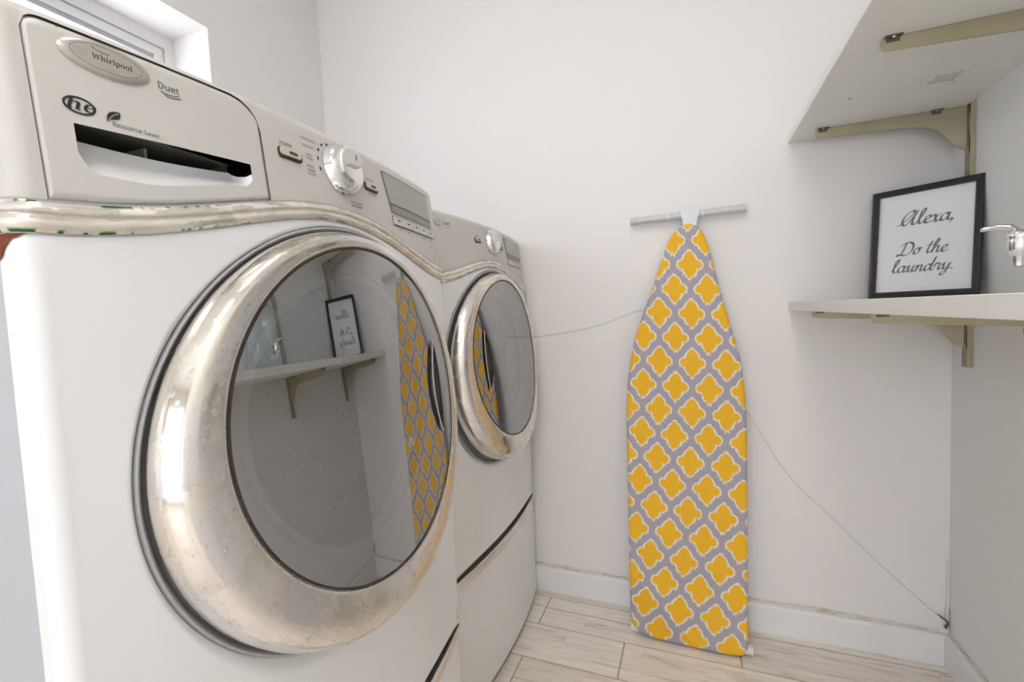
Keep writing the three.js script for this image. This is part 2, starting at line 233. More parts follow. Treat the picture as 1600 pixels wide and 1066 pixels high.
function consoleTopSurface(s, t) { // rolls from the console face over the rounded top edge to the flat top
  const y0 = 1.283, r = TOP - y0;
  if (t < 0.6) { const f = (t / 0.6) * (Math.PI / 2), p = at(s, y0), q = [p[0] - r * (1 - Math.cos(f)), y0 + r * Math.sin(f), p[2]]; return q; }
  const p = at(s, y0); return [lerp(p[0] - r, -0.16, (t - 0.6) / 0.4), TOP, p[2]];
}
const INK = 'rgb(60,58,54)';
function consoleInk(kind) { // printing on the console: canvas spans u = +0.33 .. -0.33 and y = 1.13 .. 1.295
  const S = 3000;
  return canvasTex(1980, 495, (c, W, H) => {
    const X = (u) => (0.33 - u) * S, Y = (y) => (1.295 - y) * S;
    const txt = (s, u, y, size, o = {}) => { c.save(); c.font = `${o.style || ''} ${size * S}px ${o.face || 'sans-serif'}`; c.fillStyle = o.ink || INK; c.textAlign = o.align || 'center'; c.textBaseline = 'middle'; c.translate(X(u), Y(y)); if (o.wide) c.scale(o.wide, 1); c.fillText(s, 0, 0); c.restore(); };
    c.clearRect(0, 0, W, H);
    const dot = (u, y, w, h, a = 0) => { c.save(); c.translate(X(u), Y(y)); c.rotate(a); c.fillStyle = 'rgb(45,35,28)'; c.beginPath(); c.ellipse(0, 0, w * S, h * S, 0, 0, 7); c.fill(); c.restore(); };
    if (kind === 'washer') {
      txt('Duet', 0.212, 1.2685, 0.0092, { ink: 'rgb(75,74,72)', wide: 0.95 });
      c.strokeStyle = 'rgb(75,74,72)'; c.lineWidth = 2.4; for (const k of [0, 1]) { c.beginPath(); c.moveTo(X(0.219 - 0.003 * k), Y(1.2625 - 0.002 * k)); c.quadraticCurveTo(X(0.212), Y(1.2600 - 0.0023 * k), X(0.2035 - 0.0015 * k), Y(1.2632 - 0.002 * k)); c.stroke(); }
      c.strokeStyle = 'rgb(28,28,28)'; c.lineWidth = 5; c.beginPath(); c.ellipse(X(0.283), Y(1.2245), 0.0098 * S, 0.0066 * S, 0, 0, 7); c.stroke();
      txt('he', 0.283, 1.2252, 0.0132, { style: 'italic bold', face: 'serif', ink: 'rgb(25,25,25)', wide: 1.25 });
      c.fillStyle = 'rgb(30,32,28)'; c.beginPath(); c.moveTo(X(0.2655), Y(1.2175)); c.quadraticCurveTo(X(0.2665), Y(1.2285), X(0.2555), Y(1.2285)); c.quadraticCurveTo(X(0.2545), Y(1.2205), X(0.2625), Y(1.2205)); c.closePath(); c.fill();
      c.strokeStyle = 'rgb(205,200,190)'; c.lineWidth = 1.6; c.beginPath(); c.moveTo(X(0.2645), Y(1.219)); c.quadraticCurveTo(X(0.262), Y(1.2245), X(0.2565), Y(1.227)); c.stroke();
      txt('Resource Saver', 0.2625, 1.2168, 0.0054, { align: 'left', ink: 'rgb(80,78,74)', wide: 0.98 });
    } else {
      txt('Duet', 0.222, 1.268, 0.0125, { ink: 'rgb(140,136,128)', wide: 0.95 });
      c.strokeStyle = 'rgb(150,146,138)'; c.lineWidth = 2; c.beginPath(); c.moveTo(X(0.232), Y(1.259)); c.quadraticCurveTo(X(0.222), Y(1.256), X(0.21), Y(1.26)); c.stroke();
    }
    txt('POWER', 0.083, 1.2555, 0.0052, { ink: 'rgb(70,62,54)', wide: 1.1 });
    if (kind === 'washer') {
      txt('QUICK WASH', 0.045, 1.2735, 0.0042, { ink: 'rgb(125,120,112)' }); txt('NORMAL', 0.007, 1.2835, 0.0042, { ink: 'rgb(120,115,107)' }); txt('CASUAL', 0.005, 1.2785, 0.0042, { ink: 'rgb(120,115,107)' });
      txt('DELICATE', 0.047, 1.2645, 0.0042, { ink: 'rgb(120,115,107)' }); txt('HAND', 0.047, 1.2535, 0.0042, { ink: 'rgb(120,115,107)' }); txt('WASH', 0.047, 1.2485, 0.0042, { ink: 'rgb(120,115,107)' });
      txt('RINSE/', 0.047, 1.2385, 0.0042, { ink: 'rgb(120,115,107)' }); txt('DRAIN', 0.047, 1.2335, 0.0042, { ink: 'rgb(120,115,107)' }); txt('& SPIN', 0.047, 1.2285, 0.0042, { ink: 'rgb(120,115,107)' });
      dot(0.021, 1.2745, 0.0024, 0.0015, -0.5); dot(0.0285, 1.266, 0.0016, 0.0026, 0.4); dot(0.0315, 1.254, 0.0013, 0.0029, 0.05); dot(0.0295, 1.2405, 0.0013, 0.0032, -0.25); dot(0.011, 1.2785, 0.0022, 0.0014); dot(-0.019, 1.2165, 0.0019, 0.0019);
      txt('CLEAN WASHER', -0.036, 1.2085, 0.0038, { ink: 'rgb(140,135,126)' }); txt('with affresh', -0.036, 1.2035, 0.0042, { ink: 'rgb(95,90,84)', style: 'bold' });
    } else {
      dot(0.017, 1.2745, 0.0022, 0.0018); dot(0.0265, 1.267, 0.0018, 0.0022); dot(-0.002, 1.219, 0.0026, 0.0022); dot(0.013, 1.224, 0.0026, 0.0024); dot(-0.017, 1.2205, 0.0024, 0.002);
      txt('TIMED DRY', 0.034, 1.2795, 0.004, { ink: 'rgb(150,145,136)' }); txt('AUTOMATIC', -0.004, 1.2855, 0.004, { ink: 'rgb(150,145,136)' });
    }
    txt('START/PAUSE', -0.079, 1.254, 0.0038, { ink: 'rgb(120,115,107)', wide: 0.95 }); txt('(hold to start)', -0.081, 1.2315, 0.0034, { ink: 'rgb(150,145,136)' });
    ['Temp', 'Spin', 'Soil', 'Options', 'Signal'].forEach((s, i) => txt(s, -0.154 - 0.032 * i, 1.189, 0.0042, { ink: 'rgb(120,115,107)' }));
    txt('Steam', -0.285, 1.176, 0.004, { ink: 'rgb(130,125,117)' }); ['Add', 'Lock', 'Stain'].forEach((s, i) => txt(s, -0.298, 1.166 - 0.007 * i, 0.004, { ink: 'rgb(130,125,117)' }));
  });
}
function machine(kind, label, x, z, turn) {
  const washer = kind === 'washer', m = thing(washer ? 'washing_machine' : 'tumble_dryer', label, washer ? 'washer' : 'dryer', 'front loading laundry pair', [x, 0, z]);
  m.rotation.y = turn; BU = washer ? -0.005 : 0;
  const D = 0.787;
  // cabinet: sides, top, back and pedestal box
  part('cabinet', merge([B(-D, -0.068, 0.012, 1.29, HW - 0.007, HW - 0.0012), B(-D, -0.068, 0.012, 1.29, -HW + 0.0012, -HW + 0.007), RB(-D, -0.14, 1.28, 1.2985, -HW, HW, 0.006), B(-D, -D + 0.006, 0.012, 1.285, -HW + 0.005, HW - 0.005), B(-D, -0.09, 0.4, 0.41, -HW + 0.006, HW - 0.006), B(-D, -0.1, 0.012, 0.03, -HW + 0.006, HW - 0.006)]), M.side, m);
  for (const [a, b] of [[-D + 0.06, HW - 0.05], [-D + 0.06, -HW + 0.05], [-0.13, HW - 0.05], [-0.13, -HW + 0.05]]) part('foot', (() => { const g = new THREE.CylinderGeometry(0.016, 0.02, 0.0155, 16); g.translate(a, 0.0078, b); return g; })(), M.seam, m);
  // front panel with the round door opening: polar mesh from the opening out to the panel's edge
  const S1 = WRAP + 0.012, inside = (s, y) => Math.abs(s) <= S1 && y >= skirt(s) && y <= bandLow(s) + 0.004;
  const NT = 420, rim = [];
  for (let i = 0; i <= NT; i++) { const t = (i / NT) * TAU; let lo = BR, hi = 1.2; for (let k = 0; k < 40; k++) { const mid = (lo + hi) / 2; if (inside(BU + mid * Math.cos(t), BC + mid * Math.sin(t))) lo = mid; else hi = mid; } rim.push(Math.max(lo, BR + 0.0015)); }
  const fp = grid(NT, 44, (a, b) => { const i = Math.round(a * NT), t = a * TAU, r = lerp(BR, rim[i], 1 - (1 - b) ** 1.5), p = at(BU + r * Math.cos(t), BC + r * Math.sin(t)), e = (r - BR); if (e < 0.006) p[0] -= 0.006 - Math.sqrt(Math.max(0, 0.000036 - (0.006 - e) ** 2)); return p; }, (a, b) => { const i = Math.round(a * NT), t = a * TAU, r = lerp(BR, rim[i], b); return [r * Math.cos(t), r * Math.sin(t)]; });
  const panel = part('front_panel', fp, M.panelWhite, m);
  // pedestal: drawer front with a bowed chrome pull set below a shadow gap
  const drawer = part('pedestal_drawer', patch(-S1, S1, () => 0.018, (s) => drawerTop(s) + 0.003, 0, 90, 10), M.panelWhite, m);
  part('drawer_gap', flip(grid(80, 4, (a, b) => { const s = lerp(-SF, SF, a), p = at(s, lerp(drawerTop(s) - 0.01, skirt(s) + 0.01, b)); return [p[0] - 0.022, p[1], p[2]]; })), M.greyPlastic, drawer);
  part('drawer_pull', flip(grid(100, 14, (a, b) => { const s = lerp(-HW + 0.006, HW - 0.006, a), k = arch(s), y0 = drawerTop(s) + 0.0005, y1 = y0 + 0.0345 * Math.pow(k, 0.8), f = b; const bulge = 0.0085 * Math.pow(k, 0.5) * Math.sin(Math.PI * Math.min(1, f * 1.25) * 0.62); const p = at(s, lerp(y0, y1, Math.min(1, f * 1.25)), bulge); if (f > 0.8) p[0] -= ((f - 0.8) / 0.2) * 0.02 * k; return p; }, (a, b) => [a * 1.4, b * 0.1])), M.satin, drawer, 'bowed metal pull');
  // trim band: wraps the front as an arch over the door and a little of each side
  const SB = WRAP + 0.05, band = part('trim_band', flip(grid(220, 24, (a, b) => { const s = lerp(-SB, SB, a), y = lerp(bandLow(s), bandTop(s), b); const h = b < 0.62 ? 0.0012 + 0.0042 * Math.sin((Math.PI / 2) * Math.min(1, b / 0.3)) - 0.0018 * smooth(0.3, 0.6, b) : 0.0058 - 0.0042 * smooth(0.7, 1, b); return at(s, y, h); }, (a, b) => [a, b])), M.band, m, 'worn metal band');
  part('band_groove', merge([patch(-SB, SB, (s) => bandTop(s) - 0.0012, (s) => bandTop(s) + 0.0018, 0.0012, 160, 1), patch(-SB, SB, (s) => bandLow(s) - 0.0016, (s) => bandLow(s) + 0.0012, 0.0009, 160, 1)]), M.bezel, band);
  // console
  const U0 = 0.1165, U1 = 0.3115, dTop = (u) => 1.2905 - (u > U1 - 0.014 ? 0.014 * (1 - Math.sqrt(Math.max(0, 1 - ((u - U1 + 0.014) / 0.014) ** 2))) : u < U0 + 0.034 ? 0.032 * (1 - Math.sqrt(Math.max(0, 1 - ((U0 + 0.034 - u) / 0.034) ** 2))) : 0);
  const face = (s0, s1, lo, n) => [patch(s0, s1, lo, () => 1.283, 0, n, 10)];
  const topRoll = (s0, s1, n) => grid(n, 12, (a, b) => consoleTopSurface(lerp(s0, s1, a), b), (a, b) => [lerp(s0, s1, a), b * 0.1]);
  const SE = WRAP + 0.075, faces = washer ? [...face(-SE, U0, bandTop, 70), ...face(U1, SE, bandTop, 30)] : face(-SE, SE, bandTop, 120);
  const gap = 0.0017;
  const rollAt = (u, y, off) => { const y0 = 1.283; if (y <= y0) return at(u, y, off); const r = TOP - y0, f = Math.asin(clamp((y - y0) / r)), p = at(u, y0); return [p[0] - r * (1 - Math.cos(f)) + off * Math.cos(f), y + off * Math.sin(f), p[2]]; };
  if (washer) { // strip of console above the drawer, following the drawer's rounded corners
    faces.push(flip(grid(60, 10, (a, b) => { const u = lerp(U0, U1, a); return rollAt(u, lerp(dTop(u), 1.2989, b), 0); }, (a, b) => [a * 0.2, b * 0.02])));
    faces.push(grid(4, 12, (a, b) => consoleTopSurface(lerp(-SE, U0, a), b)), grid(4, 12, (a, b) => consoleTopSurface(lerp(U1, SE, a), b)));
    faces.pop(); faces.pop();
    faces.push(topRoll(-SE, U0, 70), topRoll(U1, SE, 30), grid(30, 4, (a, b) => { const u = lerp(U0, U1, a), p = at(u, 1.283); return [lerp(p[0] - 0.016, -0.16, b), TOP, p[2]]; }));
  } else faces.push(topRoll(-SE, SE, 120));
  const panelC = part('control_console', merge(faces), M.console, m);
  const ink = new THREE.MeshStandardMaterial({ map: consoleInk(kind), transparent: true, roughness: 0.6, side: THREE.DoubleSide });
  part('console_print', patch(-0.33, 0.33, () => 1.13, () => 1.2829, 0.0042, 120, 8), ink, panelC).geometry = (() => { const g = flip(grid(130, 10, (a, b) => { const u = lerp(0.33, -0.33, a), y = lerp(1.13, 1.295, b); return rollAt(u, y, washer && u > U0 && u < U1 ? 0.0014 : 0.0005); }, (a, b) => [a, b])); return g; })();
  if (washer) { // detergent drawer: front with a scooped finger slot
    const a0 = U0 + gap * 0.7, a1 = U1 - gap * 0.4, lo = (u) => bandTop(u) + 0.0016, hi = (u) => dTop(u) - gap * 0.3, OFF = 0.0008;
    const sL = 0.2885, sR = 0.137, sTop = (u) => lerp(1.2155, 1.2085, (u - sR) / (sL - sR)), sLow = (u) => { const t = (u - sR) / (sL - sR); const e = Math.min(t, 1 - t); return lerp(1.189, 1.1685, smooth(0, 0.75, t)) + 0.016 * Math.pow(1 - Math.min(1, e / 0.08), 2) * (t > 0.5 ? 1 : 0.6); };
    const strip = (s0, s1, f0, f1, n, nt = 8) => flip(grid(n, nt, (a, b) => { const u = lerp(s0, s1, a); const y = lerp(f0(u), f1(u), b); let off = OFF; const edge = Math.min(u - a0, a1 - u, y - lo(u), hi(u) - y); if (edge < 0.0016) off -= 0.003 * (1 - edge / 0.0016) ** 2; return rollAt(u, y, off); }, (a, b) => [a, b]));
    const rows = (s0, s1, n) => strip(s0, s1, lo, hi, n, 30);
    const dr = part('detergent_drawer', merge([rows(a0, sR, 10), rows(sL, a1, 12), strip(sR, sL, lo, sLow, 60, 6), strip(sR, sL, sTop, hi, 60, 20)]), M.console, m, 'detergent drawer front');
    part('drawer_seam', flip(grid(40, 16, (a, b) => { const u = lerp(U0 - 0.004, U1 + 0.004, a), p = at(u, lerp(bandTop(u) - 0.002, 1.2875, b)); return [p[0] - 0.0032, p[1], p[2]]; }, null, (a, b) => { const u = lerp(U0 - 0.004, U1 + 0.004, a), y = lerp(bandTop(u) - 0.002, 1.2875, b); return !(u > sR - 0.004 && u < sL + 0.004 && y > sLow(u) - 0.005 && y < sTop(u) + 0.005); })), M.greyPlastic, dr);
    // scoop: from the lower lip the surface runs back and up; above it the dark opening into the drawer
    part('finger_scoop', flip(grid(60, 12, (a, b) => { const u = lerp(sR, sL, a), t = (u - sR) / (sL - sR), e = Math.min(t, 1 - t), y0 = sLow(u), y1 = lerp(sLow(u) + 0.006, sTop(u) - 0.0075 - 0.004 * Math.sin(Math.PI * t), smooth(0, 0.07, e)), p = at(u, lerp(y0, y1, b), OFF); p[0] -= 0.022 * Math.pow(Math.sin((b * Math.PI) / 2), 0.8) * smooth(0, 0.06, e + 0.005); return p; })), M.panelWhite, dr, 'paler scooped finger rest');
    part('slot_interior', merge([B(-0.12, -0.055, 1.165, 1.167, sR + 0.003, sL - 0.003), B(-0.122, -0.12, 1.165, 1.222, sR, sL), B(-0.12, -0.06, 1.2185, 1.2205, sR, sL), B(-0.12, -0.062, 1.166, 1.22, sL - 0.002, sL), B(-0.12, -0.062, 1.166, 1.22, sR, sR + 0.002)]), M.slotGrey, dr);
    part('drawer_divider', merge([B(-0.12, -0.075, 1.17, 1.216, 0.2135, 0.2165), B(-0.12, -0.08, 1.168, 1.206, 0.164, 0.211)]), M.paleRim, dr);
  }
  // maker's badge
  const badge = (u, y, w, h, mat) => { const o = new THREE.Group(); const g = new THREE.Group(); g.name = 'maker_badge'; m.add(g); plant(g, u, y, washer ? 0.003 : 0.0006); return g; };
  if (washer) {
    const tex = canvasTex(768, 320, (c, W, H) => { c.fillStyle = 'rgb(186,180,172)'; c.fillRect(0, 0, W, H); for (let i = 0; i < 60; i++) { c.fillStyle = `rgba(${150 + 60 * hash(i, 1)},${145 + 55 * hash(i, 1)},${138 + 50 * hash(i, 2)},.25)`; c.beginPath(); c.ellipse(W * hash(i, 3), H * hash(i, 4), 60 * hash(i, 5) + 15, 22 * hash(i, 6) + 8, 0, 0, 7); c.fill(); } c.strokeStyle = 'rgb(120,112,104)'; c.lineWidth = 5; c.beginPath(); c.ellipse(W / 2, H / 2, W * 0.39, H * 0.34, 0, 0, 7); c.stroke(); c.font = 'bold 66px serif'; c.fillStyle = 'rgb(72,52,40)'; c.textAlign = 'center'; c.textBaseline = 'middle'; c.fillText('Whirlpool', W * 0.55, H * 0.5); c.strokeStyle = 'rgb(72,52,40)'; c.lineWidth = 7; c.beginPath(); c.moveTo(W * 0.33, H * 0.25); c.quadraticCurveTo(W * 0.42, H * 0.36, W * 0.52, H * 0.33); c.stroke(); });
    const o = new THREE.Mesh(grid(64, 10, (a, b) => { const t = a * TAU, k = 1 - b; return [0.0028 * Math.sqrt(1 - Math.pow(k, 6)), 0.0155 * k * Math.sin(t), 0.0325 * k * Math.cos(t)]; }, (a, b) => { const t = a * TAU, k = 1 - b; return [0.5 - 0.5 * k * Math.cos(t), 0.5 + 0.5 * k * Math.sin(t)]; }), std([1, 1, 1], 0.28, { map: tex, metalness: 0.55 }));
    o.name = 'maker_badge'; o.userData.label = 'oval metal badge'; o.castShadow = o.receiveShadow = true; plant(o, 0.259, 1.2715, 0.0010); m.add(o);
  } else {
    const s = []; for (let i = 0; i <= 24; i++) s.push([0.013 * Math.cos((i / 24) * TAU), 0.009 * Math.sin((i / 24) * TAU)]);
    const o = part('maker_badge', bedInk(1, 1, s, 0.002), std([0.5, 0.48, 0.46], 0.35, { metalness: 0.4 }), m); plant(o, 0.258, 1.267, 0.0004);
  }
  // buttons
  const button = (name, u, y, w, h, lit) => { const o = part(name, pill(w + 0.004, h + 0.004, (h + 0.004) * 0.38, 0.0022), M.black, m); plant(o, u, y, 0.0002); part('button_face', pill(w, h, h * 0.38, 0.004), M.beige, o).position.set(0, 0.0012, 0.0006); part('button_mark', pill(w * 0.42, h * 0.42, h * 0.2, 0.0046), lit ? M.rustMark : M.seam, o).position.set(0, 0.001, -w * 0.08); return o; };
  M.rustMark ??= std([0.12, 0.06, 0.035], 0.5);
  button('power_button', 0.079, 1.2435, 0.031, 0.0095, true); button('start_button', -0.079, 1.2415, 0.030, 0.0095, false);
  // dial: chrome skirt, S-shaped grip, pale cap
  { const k = 36, o = part('dial', (() => { const g = new THREE.LatheGeometry([[0, 0.0185], [0.012, 0.0182], [0.021, 0.0172], [0.0275, 0.0150], [0.0318, 0.0118], [0.0342, 0.0075], [0.0352, 0.003], [0.0366, 0.001], [0.0366, 0]].map(([r, h]) => new THREE.Vector2(r, h)), 56); g.rotateZ(-Math.PI / 2); return g; })(), M.chrome, m, 'round chrome dial'); plant(o, -0.0135, 1.2495, 0.0005);
    const half = (top) => { const pts = []; for (let i = 0; i <= 28; i++) { const t = lerp(0.35, 0.35 + Math.PI, i / 28); pts.push([-0.0265 * Math.cos(t) * (top ? 1 : -1), 0.0265 * Math.sin(t) * (top ? 1 : -1)]); } for (let i = 1; i < 14; i++) { const q = lerp(-1, 1, i / 14) * (top ? 1 : -1), x = -0.0265 * q * Math.cos(0.35), y = -0.0265 * q * Math.sin(0.35); pts.push([-x * -1, y * -1 + 0.004 * Math.sin(q * Math.PI)]); } return pts; };
    const up = []; for (let i = 0; i <= 30; i++) { const t = (i / 30) * Math.PI + 0.5; up.push([-0.027 * Math.cos(t), 0.027 * Math.sin(t)]); } for (let i = 1; i < 16; i++) { const q = 1 - (2 * i) / 16, c = Math.cos(0.5), s = Math.sin(0.5), w = 0.005 * Math.sin(q * Math.PI); up.push([0.027 * q * c + w * s, -0.027 * q * s + w * c]); }
    const s = new THREE.Shape(up.map(([z, y]) => new THREE.Vector2(-z, y))), g = new THREE.ExtrudeGeometry(s, { depth: 0.005, bevelEnabled: true, bevelSize: 0.003, bevelThickness: 0.003, bevelOffset: -0.003, bevelSegments: 4 }); g.rotateY(Math.PI / 2); g.translate(0.0145, 0, 0);
    part('dial_cap', g, std([0.72, 0.70, 0.66], 0.34, { metalness: 0.5 }), o, 'pale raised half of the dial'); part('dial_mark', pill(0.0015, 0.008, 0.0006, 0.001), M.seam, o).position.set(0.0223, 0.014, -0.006); }
  // display
  { const o = part('display', patch(-0.2945, -0.1165, (u) => lerp(1.2175, 1.214, (u + 0.2945) / 0.178), () => 1.277, 0.0012, 30, 8), M.lcd, m, 'grey display window');
    o.geometry = flip(grid(40, 12, (a, b) => { const t = b, u0 = lerp(-0.1335, -0.1175, t), u1 = lerp(-0.296, -0.291, t), u = lerp(u1, u0, a), r = 0.006; let y = lerp(1.215, 1.2775, b); const e = Math.min(a, 1 - a) * 0.17; if (e < r && b > 0.8) y -= ((b - 0.8) / 0.2) * (r - Math.sqrt(r * r - (r - e) ** 2)); return rollAt(u, y, 0.0013); }));
    part('display_border', merge([flip(grid(40, 2, (a, b) => rollAt(lerp(-0.2975, -0.1165, a), lerp(1.2775, 1.279, b), 0.0013))), flip(grid(2, 12, (a, b) => rollAt(lerp(-0.1345, -0.1165, b) + 0.0016 * a - 0.0004, lerp(1.2145, 1.279, b), 0.0013)))]), M.seam, o);
    part('display_strip', flip(grid(40, 4, (a, b) => { const t = b * 0.22, u0 = lerp(-0.1335, -0.1175, t), u1 = lerp(-0.296, -0.291, t); return rollAt(lerp(u1, u0, a), lerp(1.2145, 1.2275, b), 0.0018); })), M.lcdDark, o);
    part('display_line', flip(grid(40, 1, (a, b) => rollAt(lerp(-0.2955, -0.130, a), lerp(1.2275, 1.2292, b), 0.0022))), M.black, o); }
  // row of option buttons under the display
  { const o = part('option_bar', flip(grid(40, 2, (a, b) => at(lerp(-0.3, -0.133, a), lerp(1.193, 1.2095, b), 0.0004))), M.seam, m); for (let i = 0; i < 5; i++) { const q = part('option_button', pill(0.0315, 0.0135, 0.002, 0.0026), M.console, o); plant(q, -0.1505 - 0.0331 * i, 1.2012, 0.0002); const k = part('button_mark', pill(0.009, 0.0028, 0.0008, 0.003), M.black, o); plant(k, -0.1505 - 0.0331 * i, 1.2025, 0.0003); } }
  // bezel of the door opening
  const bez = part('door_bezel', ringSurface(densify([[0.2798, -0.004], [0.278, -0.0002], [0.2755, -0.0012], [0.2715, -0.0075], [0.268, -0.0125], [0.24, -0.015], [0.21, -0.024], [0.2, -0.05]]), panelAt, 200), M.bezel, m, 'dark grey ring round the door');
  part('door_gasket', ringSurface(densify([[0.2, -0.048], [0.206, -0.07], [0.192, -0.085], [0.187, -0.105], [0.195, -0.125], [0.215, -0.13], [0.235, -0.125], [0.245, -0.15]]), panelAt, 120), M.rubber, bez);
  // steel drum
  const dg = []; { const q = (r, d) => ringSurface([[r, d], [r, d]], panelAt, 96); dg.push(grid(96, 12, (a, b) => { const t = a * TAU, r = 0.245; return [lerp(-0.165, -0.62, b), 0.892 + r * Math.sin(t), r * Math.cos(t)]; }, (a, b) => [a * 3, b]), grid(96, 10, (a, b) => { const t = a * TAU, r = 0.245 * (1 - b); return [-0.62 + 0.02 * b, 0.892 + r * Math.sin(t), r * Math.cos(t)]; }, (a, b) => { const t = a * TAU, r = 0.5 * (1 - b); return [0.5 + r * Math.cos(t), 0.5 + r * Math.sin(t)]; })); }
  const drum = part('drum', merge(dg), M.drum, m);
  for (let k = 0; k < 3; k++) { const t = 0.7 + (k * TAU) / 3, g = grid(12, 20, (a, b) => { const f = lerp(-0.16, 0.16, a), h = 0.05 * Math.cos((a - 0.5) * Math.PI) ** 1.2, r = 0.2445 - h; return [lerp(-0.19, -0.6, b), 0.892 + r * Math.sin(t + f + b * 0.2), r * Math.cos(t + f + b * 0.2)]; }); part('drum_paddle', g, M.satin, drum); }
  // door: chrome ring, smoked window, liner and inner glass bowl
  // ring profile: share of the way from the glass to the outer edge, height, share of the way back to the panel; the outer edge sits lower than the glass
  const hs = washer ? 1 : -1, NP = densify([[-0.03, -0.003, 0], [0.02, 0.0006, 0], [0.12, 0.0024, 0], [0.3, 0.0028, 0], [0.5, 0.0025, 0], [0.64, 0.0014, 0], [0.76, -0.0014, 0], [0.87, -0.0062, 0.04], [0.945, -0.0085, 0.15], [0.99, -0.008, 0.34], [1.0, -0.004, 0.62], [0.985, 0, 0.88], [0.92, 0.001, 1.0], [0.7, 0.001, 1.0], [0.4, -0.002, 1.02]], 5);
  const door = part('door_ring', grid(240, NP.length - 1, (a, b) => { const [w, h, k] = NP[Math.round(b * (NP.length - 1))], t = a * TAU, r = 0.2225 + 0.0455 * w, z = r * Math.cos(t) + 0.004 * Math.max(0, w), v = r * Math.sin(t) - 0.0245 * Math.max(0, w), f = [0.03 - K * z * z - TILT * v, DC + v, z]; return [lerp(f[0], -0.008 - K * z * z, clamp(k)) + h, f[1], f[2]]; }, (a, b) => [a * 3.2, b * 0.36]), M.chromeWorn, m, 'broad worn chrome ring');
  part('door_window', flip(grid(144, 24, (a, b) => { const t = a * TAU, r = 0.2222 * b; return doorAt(r, t, 0.0035 * (1 - b * b)); })), M.smoked, door, 'smoked glass window');
  part('window_seal', ringSurface([[0.2226, 0.0016], [0.2218, 0.002], [0.2203, 0.0018], [0.2198, 0.0008]], doorAt, 144), M.black, door);
  const liner = part('door_liner', ringSurface(densify([[0.2215, -0.004], [0.219, -0.010], [0.207, -0.016], [0.196, -0.020], [0.189, -0.030], [0.186, -0.045], [0.195, -0.055]]), doorAt, 144), M.bezel, door);
  part('glass_bowl', ringSurface(densify([[0.187, -0.032], [0.178, -0.036], [0.166, -0.06], [0.156, -0.10], [0.146, -0.128], [0.12, -0.145], [0.06, -0.15], [0.001, -0.15]]), doorAt, 120), M.bowlGlass, door);
  part('bowl_rim', ringSurface(densify([[0.190, -0.028], [0.186, -0.0255], [0.180, -0.028], [0.178, -0.036]]), doorAt, 120), M.greyPlastic, liner);
  // handle pocket: dark lens shape with a pale inner edge
  { const lens = (w, h, bx) => { const p = []; for (let i = 0; i <= 24; i++) { const t = lerp(-1, 1, i / 24); p.push([t, w * (1 - t * t)]); } return p; };
    const g = grid(24, 6, (a, b) => { const t = lerp(-1, 1, a), w0 = 0.019 * (1 - t * t), z = -hs * (0.163 + 0.010 * (1 - t * t) - lerp(0, 1.9 * w0, b)), v = t * 0.078 + 0.006; const p = doorAt(Math.hypot(z, v), Math.atan2(v, z), 0.0052 - 0.003 * Math.sin(Math.PI * b)); return p; });
    const pk = part('handle_pocket', washer ? g : flip(g), M.blackGloss, door, 'black grip recess');
    part('pocket_edge', tube([...Array(17)].map((_, i) => { const t = lerp(-1, 1, i / 16), z = -hs * (0.163 + (washer ? -0.016 : 0.008) * (1 - t * t)), v = t * 0.078 + 0.006; return doorAt(Math.hypot(z, v), Math.atan2(v, z), 0.005); }), 0.0011, 40, 6), M.paleRim, pk); }
  // hinge-side clips in the gap behind the ring
  for (const t of washer ? [0.10, -0.14, -0.47] : [0.1, -0.2]) part('ring_clip', ringSurfaceArc(t, 0.11), M.bezel, bez);
  if (washer) part('latch_slot', ringSurfaceArc(0.37, 0.15, 0.006, 0.002), M.black, bez);
  if (washer) { // rust where the coating has flaked below the band, and dents in the paint
    part('rust_patch', flip(grid(24, 16, (a, b) => { const w = [0.030, 0.028, 0.024, 0.020, 0.017, 0.016, 0.015, 0.010, 0.004], j = b * 8, i = Math.min(7, Math.floor(j)), ww = lerp(w[i], w[i + 1], j - i) * (0.9 + 0.35 * fbm(b * 9, 3, 8, 3)); const s = WRAP - 0.006 + 0.026 - ww * a + 0.0015 * fbm(b * 14, 6, 18, 2), y = 1.1135 - 0.021 * b; return at(s, y, 0.0009 + 0.0005 * fbm(a * 8, b * 8, 5, 2)); }, (a, b) => [a, b])), std([1, 1, 1], 0.95, { map: dataTex(64, 64, (u, v) => { const n = fbm(u * 9, v * 9, 3, 4); return [90 + 60 * n, 42 + 34 * n, 24 + 22 * n]; }) }), panel, 'flaked rusty patch under the band');
  }
  shadows(m); return m;
}
function ringSurfaceArc(t0, w, dr = 0, dh = 0) { return grid(10, 6, (a, b) => { const t = t0 + (a - 0.5) * w, r = lerp(0.256, 0.2665, b) + dr, h = dh - 0.0085 + 0.004 * Math.sin(Math.PI * b); return panelAt(r, t, h + 0.006); }); }
machine('washer', 'white front loading washing machine with detergent drawer, rust patch and large chrome door', -0.4336, 1.0693, 0.0279);
machine('dryer', 'white tumble dryer without a detergent drawer, pushed into the corner behind the washer', -0.5221, 0.3477, -0.0076);

